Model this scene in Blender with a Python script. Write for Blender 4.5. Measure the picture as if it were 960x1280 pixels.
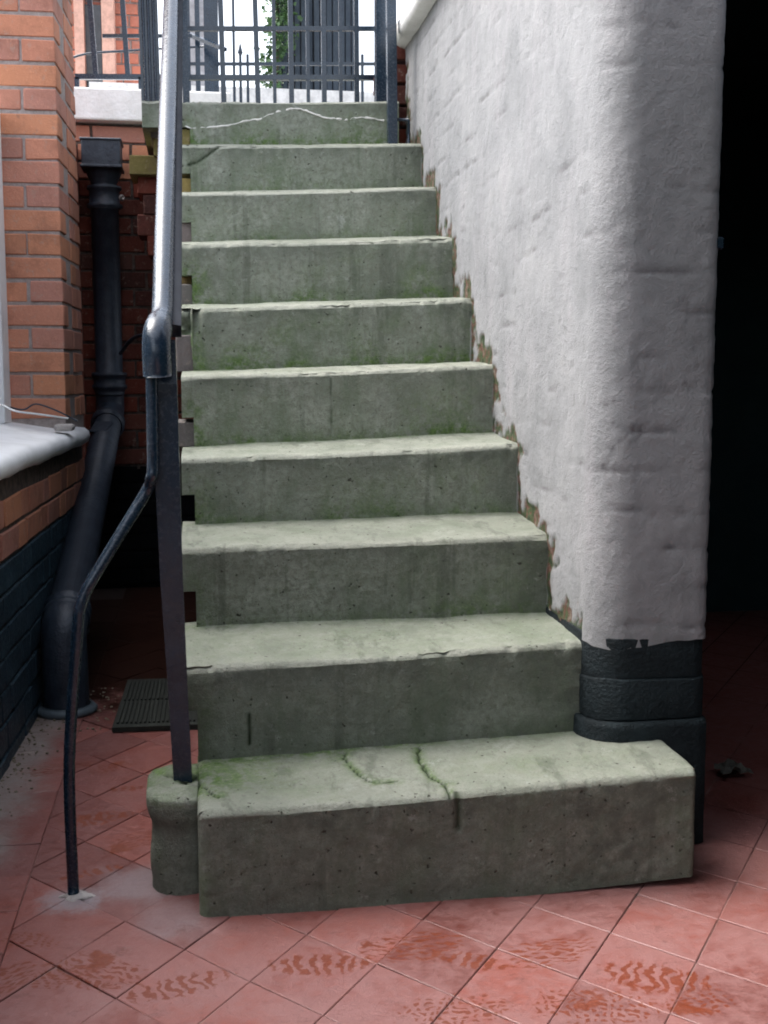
import bpy, bmesh, math, random
import numpy as np
from mathutils import Vector, Matrix
random.seed(7)
S = bpy.context.scene
for o in list(bpy.data.objects): bpy.data.objects.remove(o)
COL = S.collection

# ------------------------------------------------------------ camera
F, PIT, YAW, EYE = 1475.0, 0.118, 0.155, 0.9555          # pixels of a 960x1280 picture
cam = bpy.data.cameras.new('camera'); co = bpy.data.objects.new('camera', cam); COL.objects.link(co)
cam.sensor_fit = 'VERTICAL'; cam.sensor_height = 24; cam.lens = 24*F/1280
cam.clip_start = .05; cam.clip_end = 2000
co.location = (0, 0, EYE); co.rotation_euler = (math.pi/2-PIT, 0, -YAW)
S.camera = co
S.render.resolution_x, S.render.resolution_y = 768, 1024

# ------------------------------------------------------------ light
SUN_EL, SUN_AZ = math.radians(55), math.radians(-68)      # azimuth from +Y towards +X
w = bpy.data.worlds.new("World"); S.world = w; w.use_nodes = True
nt = w.node_tree; nt.nodes.clear()
sky = nt.nodes.new('ShaderNodeTexSky'); sky.sky_type = 'NISHITA'; sky.sun_disc = False
sky.sun_elevation = SUN_EL; sky.sun_rotation = SUN_AZ; sky.dust_density = 4; sky.air_density = 1
hs = nt.nodes.new('ShaderNodeHueSaturation'); hs.inputs['Saturation'].default_value = .42
bg = nt.nodes.new('ShaderNodeBackground'); bg.inputs[1].default_value = .15
wo = nt.nodes.new('ShaderNodeOutputWorld')
nt.links.new(sky.outputs[0], hs.inputs['Color']); nt.links.new(hs.outputs[0], bg.inputs[0]); nt.links.new(bg.outputs[0], wo.inputs[0])
sl = bpy.data.lights.new('sun', 'SUN'); sl.energy = .4; sl.angle = math.radians(45); sl.color = (1, .97, .93)
so = bpy.data.objects.new('sun', sl); COL.objects.link(so)
d = Vector((math.sin(SUN_AZ)*math.cos(SUN_EL), math.cos(SUN_AZ)*math.cos(SUN_EL), math.sin(SUN_EL)))
so.rotation_euler = d.to_track_quat('Z', 'Y').to_euler(); so.location = (0, 0, 12)
S.view_settings.view_transform = 'Standard'; S.view_settings.look = 'None'
S.view_settings.exposure = 2.15; S.view_settings.gamma = 1
S.render.engine = 'CYCLES'
S.cycles.filter_width = 1.9; S.cycles.max_bounces = 8; S.cycles.diffuse_bounces = 5

# ------------------------------------------------------------ helpers
def at(x, y, X=None, Y=None, Z=None):
    """the place in the yard that the photograph shows at pixel x, y, given one of its coordinates"""
    a = (x-480)/F; u = -(y-640)/F
    cp, sp, c, s = math.cos(PIT), math.sin(PIT), math.cos(YAW), math.sin(YAW)
    fw = cp+u*sp; up = -sp+u*cp
    r = Vector((c*a+s*fw, -s*a+c*fw, up))
    t = Y/r.y if Y is not None else X/r.x if X is not None else (Z-EYE)/r.z
    return Vector((0, 0, EYE))+r*t

def hsh(ix, iy, iz, seed):
    n = (ix.astype(np.int64)*374761393 + iy.astype(np.int64)*668265263 + iz.astype(np.int64)*2147483647 + seed*974634777) & 0xffffffff
    n = ((n ^ (n >> 13))*1274126177) & 0xffffffff
    n = ((n ^ (n >> 16))*2246822519) & 0xffffffff
    return ((n ^ (n >> 15)) & 0xffffff)/float(0xffffff)*2-1
def noise(P, sc=1., seed=0):
    q = P*sc; i = np.floor(q); f = q-i; f = f*f*f*(f*(f*6-15)+10); i = i.astype(np.int64); r = 0
    for dx in (0, 1):
        for dy in (0, 1):
            for dz in (0, 1):
                wgt = (f[:, 0] if dx else 1-f[:, 0])*(f[:, 1] if dy else 1-f[:, 1])*(f[:, 2] if dz else 1-f[:, 2])
                r = r+wgt*hsh(i[:, 0]+dx, i[:, 1]+dy, i[:, 2]+dz, seed)
    return r
def fbm(P, sc=1., o=3, seed=0):
    r = 0; a = 1.
    for k in range(o): r = r+a*noise(P, sc*2**k, seed+k*17); a *= .5
    return r
def sst(a, b, x):
    t = np.clip((x-a)/(b-a), 0, 1); return t*t*(3-2*t)

def tag(o, label=None, cat=None, group=None, kind=None):
    if label: o['label'] = label
    if cat: o['category'] = cat
    if group: o['group'] = group
    if kind: o['kind'] = kind
    return o
def empty(name, loc=(0, 0, 0), rz=0):
    o = bpy.data.objects.new(name, None); COL.objects.link(o); o.location = loc; o.rotation_euler = (0, 0, rz)
    o.empty_display_size = .1; return o
def link(name, me, parent=None, m=None):
    if m and not me.materials: me.materials.append(m)
    o = bpy.data.objects.new(name, me); COL.objects.link(o)
    if parent: o.parent = parent
    return o
def mesh(name, V, Fc, m=None, parent=None, smooth=True, attrs=None):
    me = bpy.data.meshes.new(name); me.from_pydata([tuple(v) for v in V], [], Fc); me.update()
    if smooth: me.polygons.foreach_set('use_smooth', [True]*len(me.polygons))
    for k, a in (attrs or {}).items():
        at_ = me.attributes.new(k, 'FLOAT', 'POINT'); at_.data.foreach_set('value', np.asarray(a, dtype=np.float32))
    return link(name, me, parent, m)
def bmobj(name, bm, m=None, parent=None, smooth=False):
    bmesh.ops.recalc_face_normals(bm, faces=bm.faces)
    me = bpy.data.meshes.new(name); bm.to_mesh(me); bm.free()
    if smooth: me.polygons.foreach_set('use_smooth', [True]*len(me.polygons))
    return link(name, me, parent, m)
def bbox(bm, a, b, bev=0, seg=1):
    r = bmesh.ops.create_cube(bm, size=1)
    vs = r['verts']
    for v in vs: v.co = Vector(((a[0]+b[0])/2+v.co.x*(b[0]-a[0]), (a[1]+b[1])/2+v.co.y*(b[1]-a[1]), (a[2]+b[2])/2+v.co.z*(b[2]-a[2])))
    if bev:
        es = list({e for v in vs for e in v.link_edges})
        bmesh.ops.bevel(bm, geom=es, offset=bev, segments=seg, profile=.5, affect='EDGES')
def box(name, a, b, m, parent=None, bev=0, seg=1):
    bm = bmesh.new(); bbox(bm, a, b, bev, seg); return bmobj(name, bm, m, parent)
def grid_faces(nu, nv, cu=False, cv=False):
    U = nu if cu else nu-1; Vv = nv if cv else nv-1
    return [(i*nv+j, ((i+1) % nu)*nv+j, ((i+1) % nu)*nv+(j+1) % nv, i*nv+(j+1) % nv) for i in range(U) for j in range(Vv)]
def tube(name, pts, rad, m, parent=None, n=14, cap=True, sq=None, smooth=True, lump=0):
    """round (or, with sq, square) bar swept along pts; rad is one radius or one per point"""
    pts = [Vector(p) for p in pts]; R = rad if isinstance(rad, (list, tuple)) else [rad]*len(pts)
    V = []; prev = None; k = 4 if sq else n
    for i, p in enumerate(pts):
        t = (pts[min(i+1, len(pts)-1)]-pts[max(i-1, 0)]).normalized()
        if prev is None:
            a = Vector((1, 0, 0)) if abs(t.x) < .9 else Vector((0, 1, 0))
        else: a = prev
        a = (a-t*a.dot(t)).normalized(); b = t.cross(a); prev = a
        for j in range(k):
            if sq: q = a*(sq[0]/2*(1 if j in (0, 3) else -1))+b*(sq[1]/2*(1 if j < 2 else -1))
            else:
                an = 2*math.pi*j/k; q = (a*math.cos(an)+b*math.sin(an))*R[i]
            V.append(p+q*(1+lump*random.uniform(-1, 1)))
    Fc = grid_faces(len(pts), k, cv=True)
    if cap: Fc += [tuple(range(k))[::-1], tuple(range((len(pts)-1)*k, len(pts)*k))]
    return mesh(name, V, Fc, m, parent, smooth and not sq)
def curve(pts, n=8):
    """Catmull-Rom through pts"""
    P = [Vector(p) for p in pts]; P = [P[0]*2-P[1]]+P+[P[-1]*2-P[-2]]; out = []
    for i in range(1, len(P)-2):
        for j in range(n):
            t = j/n; a, b, c, dd = P[i-1:i+3]
            out.append(.5*((2*b)+(c-a)*t+(2*a-5*b+4*c-dd)*t*t+(3*b-a-3*c+dd)*t**3))
    return out+[P[-2]]
def lathe(name, prof, c, m, parent=None, n=24, axis=None):
    V = []
    for r, z in prof:
        for j in range(n): V.append(Vector((r*math.cos(2*math.pi*j/n), r*math.sin(2*math.pi*j/n), z)))
    if axis is not None:
        q = Vector((0, 0, 1)).rotation_difference(Vector(axis)); V = [q @ v for v in V]
    V = [v+Vector(c) for v in V]
    Fc = grid_faces(len(prof), n, cv=True)+[tuple(range(n))[::-1], tuple(range((len(prof)-1)*n, len(prof)*n))]
    return mesh(name, V, Fc, m, parent)

# ------------------------------------------------------------ materials
class M:
    def __init__(s, name, rough=.8, spec=.4):
        s.m = bpy.data.materials.new(name); s.m.use_nodes = True; s.t = s.m.node_tree; s.t.nodes.clear()
        s.out = s.n('ShaderNodeOutputMaterial'); s.b = s.n('ShaderNodeBsdfPrincipled')
        s.l(s.b.outputs[0], s.out.inputs[0]); s.b.inputs['Roughness'].default_value = rough
        s.b.inputs['Specular IOR Level'].default_value = spec
        s.geo = s.n('ShaderNodeNewGeometry')
    def n(s, k): return s.t.nodes.new(k)
    def l(s, a, b): s.t.links.new(a, b)
    def put(s, sock, v):
        if isinstance(v, (int, float)): sock.default_value = v
        elif isinstance(v, (tuple, list)): sock.default_value = tuple(v)+((1,) if len(v) == 3 and sock.type == 'RGBA' else ())
        else: s.l(v, sock)
    def pos(s): return s.geo.outputs['Position']
    def objc(s):
        return s.n('ShaderNodeTexCoord').outputs['Object']
    def noise(s, sc, det=4, rough=.6, vec=None, dist=0):
        x = s.n('ShaderNodeTexNoise'); x.inputs['Scale'].default_value = sc; x.inputs['Detail'].default_value = det
        x.inputs['Roughness'].default_value = rough; x.inputs['Distortion'].default_value = dist
        s.l(vec if vec is not None else s.pos(), x.inputs['Vector']); return x.outputs['Fac']
    def map(s, v, a, b, c=0, d=1, smooth=True):
        x = s.n('ShaderNodeMapRange'); x.interpolation_type = 'SMOOTHSTEP' if smooth else 'LINEAR'
        s.put(x.inputs[0], v)
        for i, q in enumerate((a, b, c, d)): x.inputs[i+1].default_value = q
        return x.outputs[0]
    def math(s, op, a, b=0):
        x = s.n('ShaderNodeMath'); x.operation = op; s.put(x.inputs[0], a); s.put(x.inputs[1], b); return x.outputs[0]
    def vm(s, op, a, b=None, out=0):
        x = s.n('ShaderNodeVectorMath'); x.operation = op; s.put(x.inputs[0], a)
        if b is not None: s.put(x.inputs[1], b)
        return x.outputs[out]
    def mix(s, f, a, b, mode='MIX'):
        x = s.n('ShaderNodeMix'); x.data_type = 'RGBA'; x.blend_type = mode; s.put(x.inputs[0], f); s.put(x.inputs[6], a); s.put(x.inputs[7], b); return x.outputs[2]
    def ramp(s, v, *st):
        x = s.n('ShaderNodeValToRGB'); s.l(v, x.inputs[0]); e = x.color_ramp.elements
        while len(e) < len(st): e.new(.5)
        for k, (p, c) in enumerate(st): e[k].position = p; e[k].color = tuple(c)+(1,)
        return x.outputs[0]
    def attr(s, name):
        x = s.n('ShaderNodeAttribute'); x.attribute_name = name; return x.outputs['Fac']
    def rnd(s): return s.n('ShaderNodeObjectInfo').outputs['Random']
    def vrnd(s):
        x = s.n('ShaderNodeTexWhiteNoise'); x.noise_dimensions = '1D'; s.l(s.rnd(), x.inputs['W']); return x.outputs['Value']
    def bump(s, h, dist, strength=1., nrm=None):
        x = s.n('ShaderNodeBump'); x.inputs['Distance'].default_value = dist; x.inputs['Strength'].default_value = strength
        s.l(h, x.inputs['Height'])
        if nrm is not None: s.l(nrm, x.inputs['Normal'])
        return x.outputs[0]
    def col(s, c): s.put(s.b.inputs['Base Color'], c); return s
    def rough(s, c): s.put(s.b.inputs['Roughness'], c); return s
    def nrm(s, c): s.l(c, s.b.inputs['Normal']); return s

def mat_stone():
    m = M('york_stone', .85, .25)
    a = m.noise(5, 5, .65); b = m.noise(60, 4, .75); c = m.noise(420, 3, .8); st = m.noise(13, 4, .7, m.vm('MULTIPLY', m.pos(), (1, 1, .35)))
    k = m.ramp(a, (.3, (.18, .20, .15)), (.52, (.29, .30, .245)), (.72, (.37, .37, .315)))
    k = m.mix(m.map(b, .35, .7), k, (.20, .20, .155)); k = m.mix(m.map(c, .55, .8, 0, .5), k, (.46, .45, .39))
    k = m.mix(m.map(c, .44, .25, 0, .6), k, (.09, .095, .07))
    k = m.mix(m.map(st, .45, .7, 0, .55), k, (.12, .15, .09)); k = m.mix(m.map(m.noise(28, 5, .8), .56, .7, 0, .5), k, (.11, .11, .08))
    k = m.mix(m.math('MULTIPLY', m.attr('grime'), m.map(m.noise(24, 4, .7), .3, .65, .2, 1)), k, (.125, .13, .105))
    k = m.mix(m.math('MULTIPLY', m.attr('worn'), m.map(m.noise(30, 4, .7), .25, .6, .55, 1)), k, (.33, .32, .27))
    k = m.mix(m.map(m.noise(2.2, 6, .75), .5, .66, 0, .5), k, (.16, .165, .135)); k = m.mix(m.map(m.noise(17, 6, .85), .60, .68, 0, .6), k, (.40, .40, .36))
    run = m.noise(11, 4, .7, m.vm('MULTIPLY', m.pos(), (1.6, .6, .12))); k = m.mix(m.map(run, .55, .68, 0, .5), k, (.10, .105, .08))
    k = m.mix(1, k, m.ramp(m.rnd(), (0, (.78, .83, .82)), (.5, (.91, .97, .97)), (1, (1.0, 1.05, 1.05))), 'MULTIPLY')
    k = m.mix(m.map(m.noise(180, 4, .85), .52, .72, 0, .55), k, (.10, .10, .075)); k = m.mix(m.map(m.noise(230, 4, .85), .58, .74, 0, .45), k, (.46, .45, .40))
    ms = m.math('MULTIPLY', m.attr('moss'), m.map(m.noise(38, 5, .75), .34, .62))
    k = m.mix(ms, k, m.ramp(m.noise(150, 3), (.3, (.055, .10, .03)), (.7, (.135, .21, .06))))
    k = m.mix(m.attr('crack'), k, (.022, .035, .014))
    pit = m.map(m.noise(95, 2, .5), .25, .32)
    k = m.mix(pit, (.06, .06, .045), k)
    h = m.math('ADD', m.math('MULTIPLY', b, .55), m.math('ADD', m.math('MULTIPLY', c, .3), m.math('MULTIPLY', pit, .35)))
    return m.col(k).nrm(m.bump(h, .010)).m
def mat_brick(name, c1, c2, c3, black=False):
    m = M(name, .85, .25); o = m.objc(); r = m.rnd(); v = m.vrnd()
    n1 = m.noise(9, 5, .7); n2 = m.noise(90, 4, .75)
    k = m.ramp(r, (.1, c1), (.5, c2), (.9, c3))
    k = m.mix(m.map(n1, .45, .75, 0, .6), k, tuple(q*.45 for q in c2))
    k = m.mix(m.map(n2, .5, .8, 0, .35), k, tuple(min(1, q*1.5+.05) for q in c1))
    k = m.mix(m.map(v, .75, 1, 0, .45), k, (.12, .065, .05))
    k = m.mix(m.map(m.noise(30, 4, .8), .55, .7, 0, .5), k, (.36, .27, .22)); k = m.mix(m.map(m.noise(6, 6, .8), .58, .72, 0, .55), k, (.14, .10, .085))
    if black: m.rough(m.map(n1, .3, .7, .3, .6)); m.b.inputs['Specular IOR Level'].default_value = .4
    return m.col(k).nrm(m.bump(m.math('ADD', n2, m.math('MULTIPLY', m.noise(350, 2), .4)), .0025)).m
def mat_black_brick():
    m = M('black_painted_brick', .45, .4); n1 = m.noise(12, 5, .7); n2 = m.noise(80, 4, .75)
    k = m.ramp(n1, (.3, (.008, .020, .030)), (.55, (.018, .042, .060)), (.75, (.04, .07, .088)))
    k = m.mix(m.map(n2, .62, .8, 0, .5), k, (.09, .10, .10))
    k = m.mix(m.map(m.noise(22, 4, .8), .64, .72, 0, .6), k, (.06, .07, .04))
    return m.col(k).rough(m.map(n2, .3, .7, .38, .7)).nrm(m.bump(n2, .003)).m
def mat_plain(name, c, r=.7, c2=None, sc=20, bd=.001, spec=.4, det=4, bs=120):
    m = M(name, r, spec); n = m.noise(sc, det, .7)
    k = m.mix(m.map(n, .35, .7), c, c2 if c2 else tuple(q*.7 for q in c))
    return m.col(k).nrm(m.bump(m.noise(bs, 3, .7), bd)).m
def mat_iron():
    m = M('black_gloss_paint', .3, .6); n = m.noise(14, 5, .75); f = m.noise(120, 4, .8)
    k = m.ramp(n, (.35, (.006, .015, .028)), (.7, (.013, .028, .048)))
    k = m.mix(m.map(f, .68, .75, 0, .4), k, (.04, .052, .07))
    return m.col(k).rough(m.map(f, .35, .8, .17, .42)).nrm(m.bump(m.math('ADD', m.noise(30, 2), m.math('MULTIPLY', f, .25)), .0006)).m
def mat_render():
    m = M('white_painted_render', .62, .3)
    n1 = m.noise(4, 5, .7); n2 = m.noise(45, 5, .75); n3 = m.noise(9, 4, .7, m.vm('MULTIPLY', m.pos(), (1, 1, .3)))
    k = m.ramp(n1, (.3, (.19, .195, .20)), (.55, (.265, .268, .273)), (.8, (.33, .328, .33)))
    k = m.mix(m.map(n3, .48, .75, 0, .55), k, (.32, .31, .32)); k = m.mix(m.map(m.noise(70, 4, .8), .55, .7, 0, .3), k, (.25, .24, .25))
    k = m.mix(m.map(n2, .58, .75, 0, .5), k, (.33, .32, .33)); k = m.mix(m.map(m.noise(11, 6, .8), .60, .72, 0, .5), k, (.27, .26, .27))
    k = m.mix(m.math('MULTIPLY', m.attr('seam'), m.map(n2, .3, .6, .35, 1)), k, (.13, .125, .13))
    ch = m.attr('chip'); cc = m.ramp(m.noise(38, 3), (.32, (.012, .022, .010)), (.47, (.05, .075, .03)), (.56, (.11, .04, .03)), (.7, (.17, .165, .13)))
    k = m.mix(ch, k, cc)
    h = m.math('ADD', m.math('MULTIPLY', n2, .5), m.math('MULTIPLY', m.noise(130, 5, .8), .6))
    return m.col(k).nrm(m.bump(h, .006)).m

PRINTS = [  # x, y in the picture, pointing angle, length, width, kind
 (400, 1205, -5, .15, .055, 0), (515, 1183, 8, .16, .075, 1), (590, 1200, -30, .10, .04, 0), (690, 1190, 15, .15, .08, 1),
 (822, 1222, -25, .16, .075, 0), (745, 1258, -10, .17, .08, 2), (570, 1262, 0, .16, .07, 2), (118, 1215, -30, .15, .085, 1), (225, 1232, 20, .15, .05, 0), (75, 1222, 10, .10, .05, 2),
 (120, 1023, 15, .14, .06, 0), (172, 1050, 40, .14, .06, 1), (115, 1090, 25, .12, .025, 0), (70, 960, 20, .16, .06, 1), (140, 958, 30, .12, .05, 2),
 (38, 1175, -20, .10, .04, 2), (8, 1225, 60, .1, .06, 1), (870, 1255, 10, .1, .05, 2), (160, 985, 5, .08, .03, 0)]
def mat_tile():
    m = M('red_quarry_tile', .36, .5); p = m.pos(); r = m.rnd()
    n1 = m.noise(3.5, 5, .7); n2 = m.noise(40, 4, .75); n3 = m.noise(200, 3, .8)
    clay = m.ramp(r, (.05, (.12, .028, .020)), (.5, (.18, .044, .031)), (.95, (.27, .075, .054)))
    clay = m.mix(m.map(n1, .35, .75, 0, .5), clay, (.15, .042, .034))
    bloom = m.map(m.math('ADD', m.math('MULTIPLY', n1, .7), m.math('MULTIPLY', n2, .35)), .36, .60, .05, .75)
    sy = m.n('ShaderNodeSeparateXYZ'); m.l(p, sy.inputs[0]); bloom = m.math('MULTIPLY', bloom, m.map(m.math('ADD', sy.outputs[1], m.math('MULTIPLY', sy.outputs[0], -.35)), 1.75, 2.1, 1, .45))
    k = m.mix(bloom, clay, (.29, .145, .135))
    nc = m.n('ShaderNodeTexNoise'); nc.inputs['Scale'].default_value = 26; nc.inputs['Detail'].default_value = 3; m.l(p, nc.inputs['Vector'])
    warp = m.vm('MULTIPLY', m.vm('SUBTRACT', nc.outputs['Color'], (.5, .5, .5)), (.7, .9, 0))
    blot = m.map(m.noise(13, 3, .6), .59, .65)
    acc = None
    for (px, py, ang, L, Wd, kind) in PRINTS:
        q = at(px, py, Z=.0); L *= 1.15; Wd *= 1.3
        v = m.vm('SUBTRACT', p, (q.x, q.y, 0)); v = m.vm('MULTIPLY', v, (1, 1, 0))
        rt = m.n('ShaderNodeVectorRotate'); rt.rotation_type = 'Z_AXIS'; m.l(v, rt.inputs['Vector']); rt.inputs['Angle'].default_value = -math.radians(ang)
        v2 = m.vm('MULTIPLY', rt.outputs[0], (2/L, 2/Wd, 0))
        v2 = m.vm('ADD', v2, warp)
        ln = m.vm('LENGTH', v2, out=1)
        e = m.map(m.math('ADD', ln, m.math('MULTIPLY', m.math('SUBTRACT', n2, .5), 1.1)), 1.05, .85)
        wv = m.n('ShaderNodeTexWave'); wv.wave_type = 'BANDS'; wv.bands_direction = 'X' if kind != 1 else 'DIAGONAL'
        wv.inputs['Scale'].default_value = {0: 1.1, 1: 1.7, 2: 1.5}[kind]*L/.15; wv.inputs['Distortion'].default_value = 2.2; wv.inputs['Detail'].default_value = 1
        wv.inputs['Detail Scale'].default_value = 2
        m.l(v2, wv.inputs['Vector'])
        th = {0: .5, 1: .42, 2: .6}[kind]
        g = m.map(m.math('ADD', wv.outputs['Fac'], m.math('MULTIPLY', m.math('SUBTRACT', n2, .5), .9)), th-.08, th+.08)
        if kind:  # lug rows broken across
            w2 = m.n('ShaderNodeTexWave'); w2.bands_direction = 'Y'; w2.inputs['Scale'].default_value = 1.0; w2.inputs['Distortion'].default_value = 1.5
            m.l(v2, w2.inputs['Vector']); g = m.math('MULTIPLY', g, m.map(w2.outputs['Fac'], .22, .4))
        e = m.math('MULTIPLY', e, m.math('MAXIMUM', g, blot))
        acc = e if acc is None else m.math('MAXIMUM', acc, e)
    sx = m.n('ShaderNodeSeparateXYZ'); m.l(p, sx.inputs[0]); X_, Y_ = sx.outputs[0], sx.outputs[1]
    n5 = m.math('SUBTRACT', m.noise(9, 5, .75), .5)
    for (cx, cy, r0, st) in ((-.235, 2.12, .075, .75), (-.12, 2.17, .13, .5), (-.07, 2.03, .10, .35), (.0, 1.95, .08, .2)):
        dd = m.vm('LENGTH', m.vm('MULTIPLY', m.vm('SUBTRACT', p, (cx, cy, 0)), (1, 1, 0)), out=1)
        k = m.mix(m.map(m.math('ADD', dd, m.math('MULTIPLY', n5, .16)), r0, r0*.25, 0, st), k, (.27, .25, .265))
    wall_ = m.math('ADD', m.math('SUBTRACT', X_, m.math('MULTIPLY', m.math('SUBTRACT', Y_, 2.8), .04)), .48)
    k = m.mix(m.map(m.math('ADD', wall_, m.math('MULTIPLY', n5, .22)), .14, .02, 0, .75), k, (.27, .25, .225))
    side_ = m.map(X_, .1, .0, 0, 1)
    dirt_shade = m.math('MULTIPLY', side_, m.map(m.math('ADD', Y_, m.math('MULTIPLY', n5, .9)), 3.15, 3.6, 0, .97)); m.put(m.b.inputs['Specular IOR Level'], m.map(dirt_shade, 0, 1, .5, .0, False))
    k = m.mix(dirt_shade, k, (.022, .010, .007))  # brown soil tint that also paints the recess's shade onto the floor
    k = m.mix(m.math('MULTIPLY', acc, .85), k, (.17, .030, .006))
    k = m.mix(m.math('MULTIPLY', m.math('SUBTRACT', 1, dirt_shade), m.map(n3, .64, .8, 0, .5)), k, (.36, .28, .26))
    k = m.mix(m.math('MULTIPLY', m.math('SUBTRACT', 1, dirt_shade), m.map(m.noise(7, 6, .8), .60, .78, 0, .5)), k, (.26, .22, .20)); k = m.mix(m.math('MULTIPLY', m.math('SUBTRACT', 1, dirt_shade), m.map(m.noise(16, 5, .8), .56, .72, 0, .6)), k, (.13, .045, .035))
    return m.col(k).rough(m.math('MAXIMUM', m.map(n2, .3, .7, .36, .6), dirt_shade)).nrm(m.bump(m.math('ADD', n2, m.math('MULTIPLY', n3, .3)), .0016)).m

DEEPB = mat_plain('shaded_black_brick', (.003, .004, .005), .9, (.007, .008, .009), 20, .003, .1)  # near-black copy of the black brick, recess shade put into its colour
DEEPP = mat_plain('chipped_black_gloss', (.006, .010, .012), .75, (.012, .019, .022), 18, .005, .2)
STONE = mat_stone(); IRON = mat_iron(); MATTE = mat_plain('dull_black_iron', (.012, .014, .02), .65, (.022, .025, .032), 20, .001, .25); RENDER = mat_render(); TILE = mat_tile(); BLACKB = mat_black_brick()
BRICK = mat_brick('orange_red_brick', (.50, .215, .12), (.47, .20, .13), (.40, .185, .14))
BRICKD = mat_brick('shaded_red_brick', (.19, .045, .026), (.14, .038, .025), (.07, .028, .022))  # red brick darkened so its colour carries the passage's shade
MORT = mat_plain('lime_mortar', (.34, .29, .27), .95, (.24, .20, .185), 40, .003)
MORTD = mat_plain('sooty_mortar', (.12, .09, .075), .95, (.035, .03, .027), 40, .003)
MORTB = mat_plain('black_painted_mortar', (.010, .014, .018), .6, (.02, .026, .03), 40, .002)
def mat_grout():
    m = M('tile_grout', .95, .3); n = m.noise(9, 5, .75); k = m.mix(m.map(m.noise(5, 4), .4, .6), (.30, .21, .19), (.13, .06, .05))
    sx = m.n('ShaderNodeSeparateXYZ'); m.l(m.pos(), sx.inputs[0])
    k = m.mix(m.map(m.math('ADD', sx.outputs[1], m.math('MULTIPLY', m.math('SUBTRACT', n, .5), .9)), 2.95, 3.45, 0, .95), k, (.02, .012, .009))  # grout darkens toward the back, recess shade put into its colour
    return m.col(k).m
GROUT = mat_grout()
CEM = mat_plain('cement_patch', (.42, .39, .37), .9, (.30, .27, .25), 35, .003)
WHITE = mat_plain('white_gloss_paint', (.80, .81, .82), .45, (.68, .69, .69), 6, .0015)
COPE = mat_plain('white_coping_paint', (.82, .81, .80), .55, (.70, .69, .67), 12, .003, bs=70)
PIPE = mat_plain('black_pipe_paint', (.013, .021, .034), .48, (.032, .044, .062), 14, .003, .45, 6, bs=60)
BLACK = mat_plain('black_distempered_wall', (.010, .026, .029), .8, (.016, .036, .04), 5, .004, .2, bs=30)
RUBBER = mat_plain('grey_black_rubber', (.028, .032, .026), .8, (.014, .016, .013), 60, .001, .3)
YELLOW = mat_brick('mossy_yellow_brick', (.27, .20, .07), (.24, .18, .06), (.2, .17, .06))
GREYB = mat_brick('grey_brick', (.17, .14, .13), (.15, .13, .125), (.13, .12, .11))
LEAFM = mat_plain('ivy_leaf', (.06, .13, .04), .5, (.03, .075, .025), 15, .001)
LITTER = mat_plain('litter', (.12, .12, .10), .8, (.07, .065, .055), 30, .001)

# ------------------------------------------------------------ brick laying
BC = {}
def brick_mesh(L, Wd, H, m):
    key = (round(L, 3), round(Wd, 3), round(H, 3), m.name)
    if key not in BC:
        vs = []
        for q in range(4):
            bm = bmesh.new(); bbox(bm, (-L/2, -Wd/2, -H/2), (L/2, Wd/2, H/2))
            for v in bm.verts: v.co += Vector([random.uniform(-.0022, .0022) for _ in range(3)])
            bmesh.ops.bevel(bm, geom=bm.edges[:], offset=random.uniform(.002, .004), segments=1, affect='EDGES')
            bmesh.ops.recalc_face_normals(bm, faces=bm.faces)
            me = bpy.data.meshes.new('brick'); bm.to_mesh(me); bm.free(); me.materials.append(m); vs.append(me)
        BC[key] = vs
    return random.choice(BC[key])
def lay(parent, L, Wd, H, m, c, rz=0, name='brick', jit=.0015):
    o = link(name, brick_mesh(L, Wd, H, m), parent)
    o.location = (c[0]+random.uniform(-jit, jit), c[1]+random.uniform(-jit, jit), c[2]+random.uniform(-jit/2, jit/2))
    o.rotation_euler = (random.uniform(-.004, .004), random.uniform(-.004, .004), rz+random.uniform(-.006, .006)); return o
def wall_courses(parent, u0, u1, v, z0, n, gauge, mfun, axis='x', depth=.1025, hh=.065, bond='flemish'):
    """courses of bricks along local axis from u0 to u1 whose outer face is at v"""
    for k in range(n):
        z = z0+k*gauge+gauge/2; head = (k % 2 == 1) if bond == 'english' else None
        u = u0-(random.uniform(0, .01)+(.056 if k % 2 else 0)+(.112 if (bond == 'stretcher' and k % 2) else 0)); i = k
        while u < u1:
            L = .1025 if (head or (bond == 'flemish' and i % 2)) else .215
            a, b = max(u, u0), min(u+L, u1); i += 1; u += L+.010
            if b-a < .02: continue
            c = (a+b)/2; m = mfun(z, c)
            if axis == 'x': lay(parent, b-a, depth, hh, m, (c, v+depth/2, z))
            else: lay(parent, b-a, depth, hh, m, (v-depth/2, c, z), math.pi/2)

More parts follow.
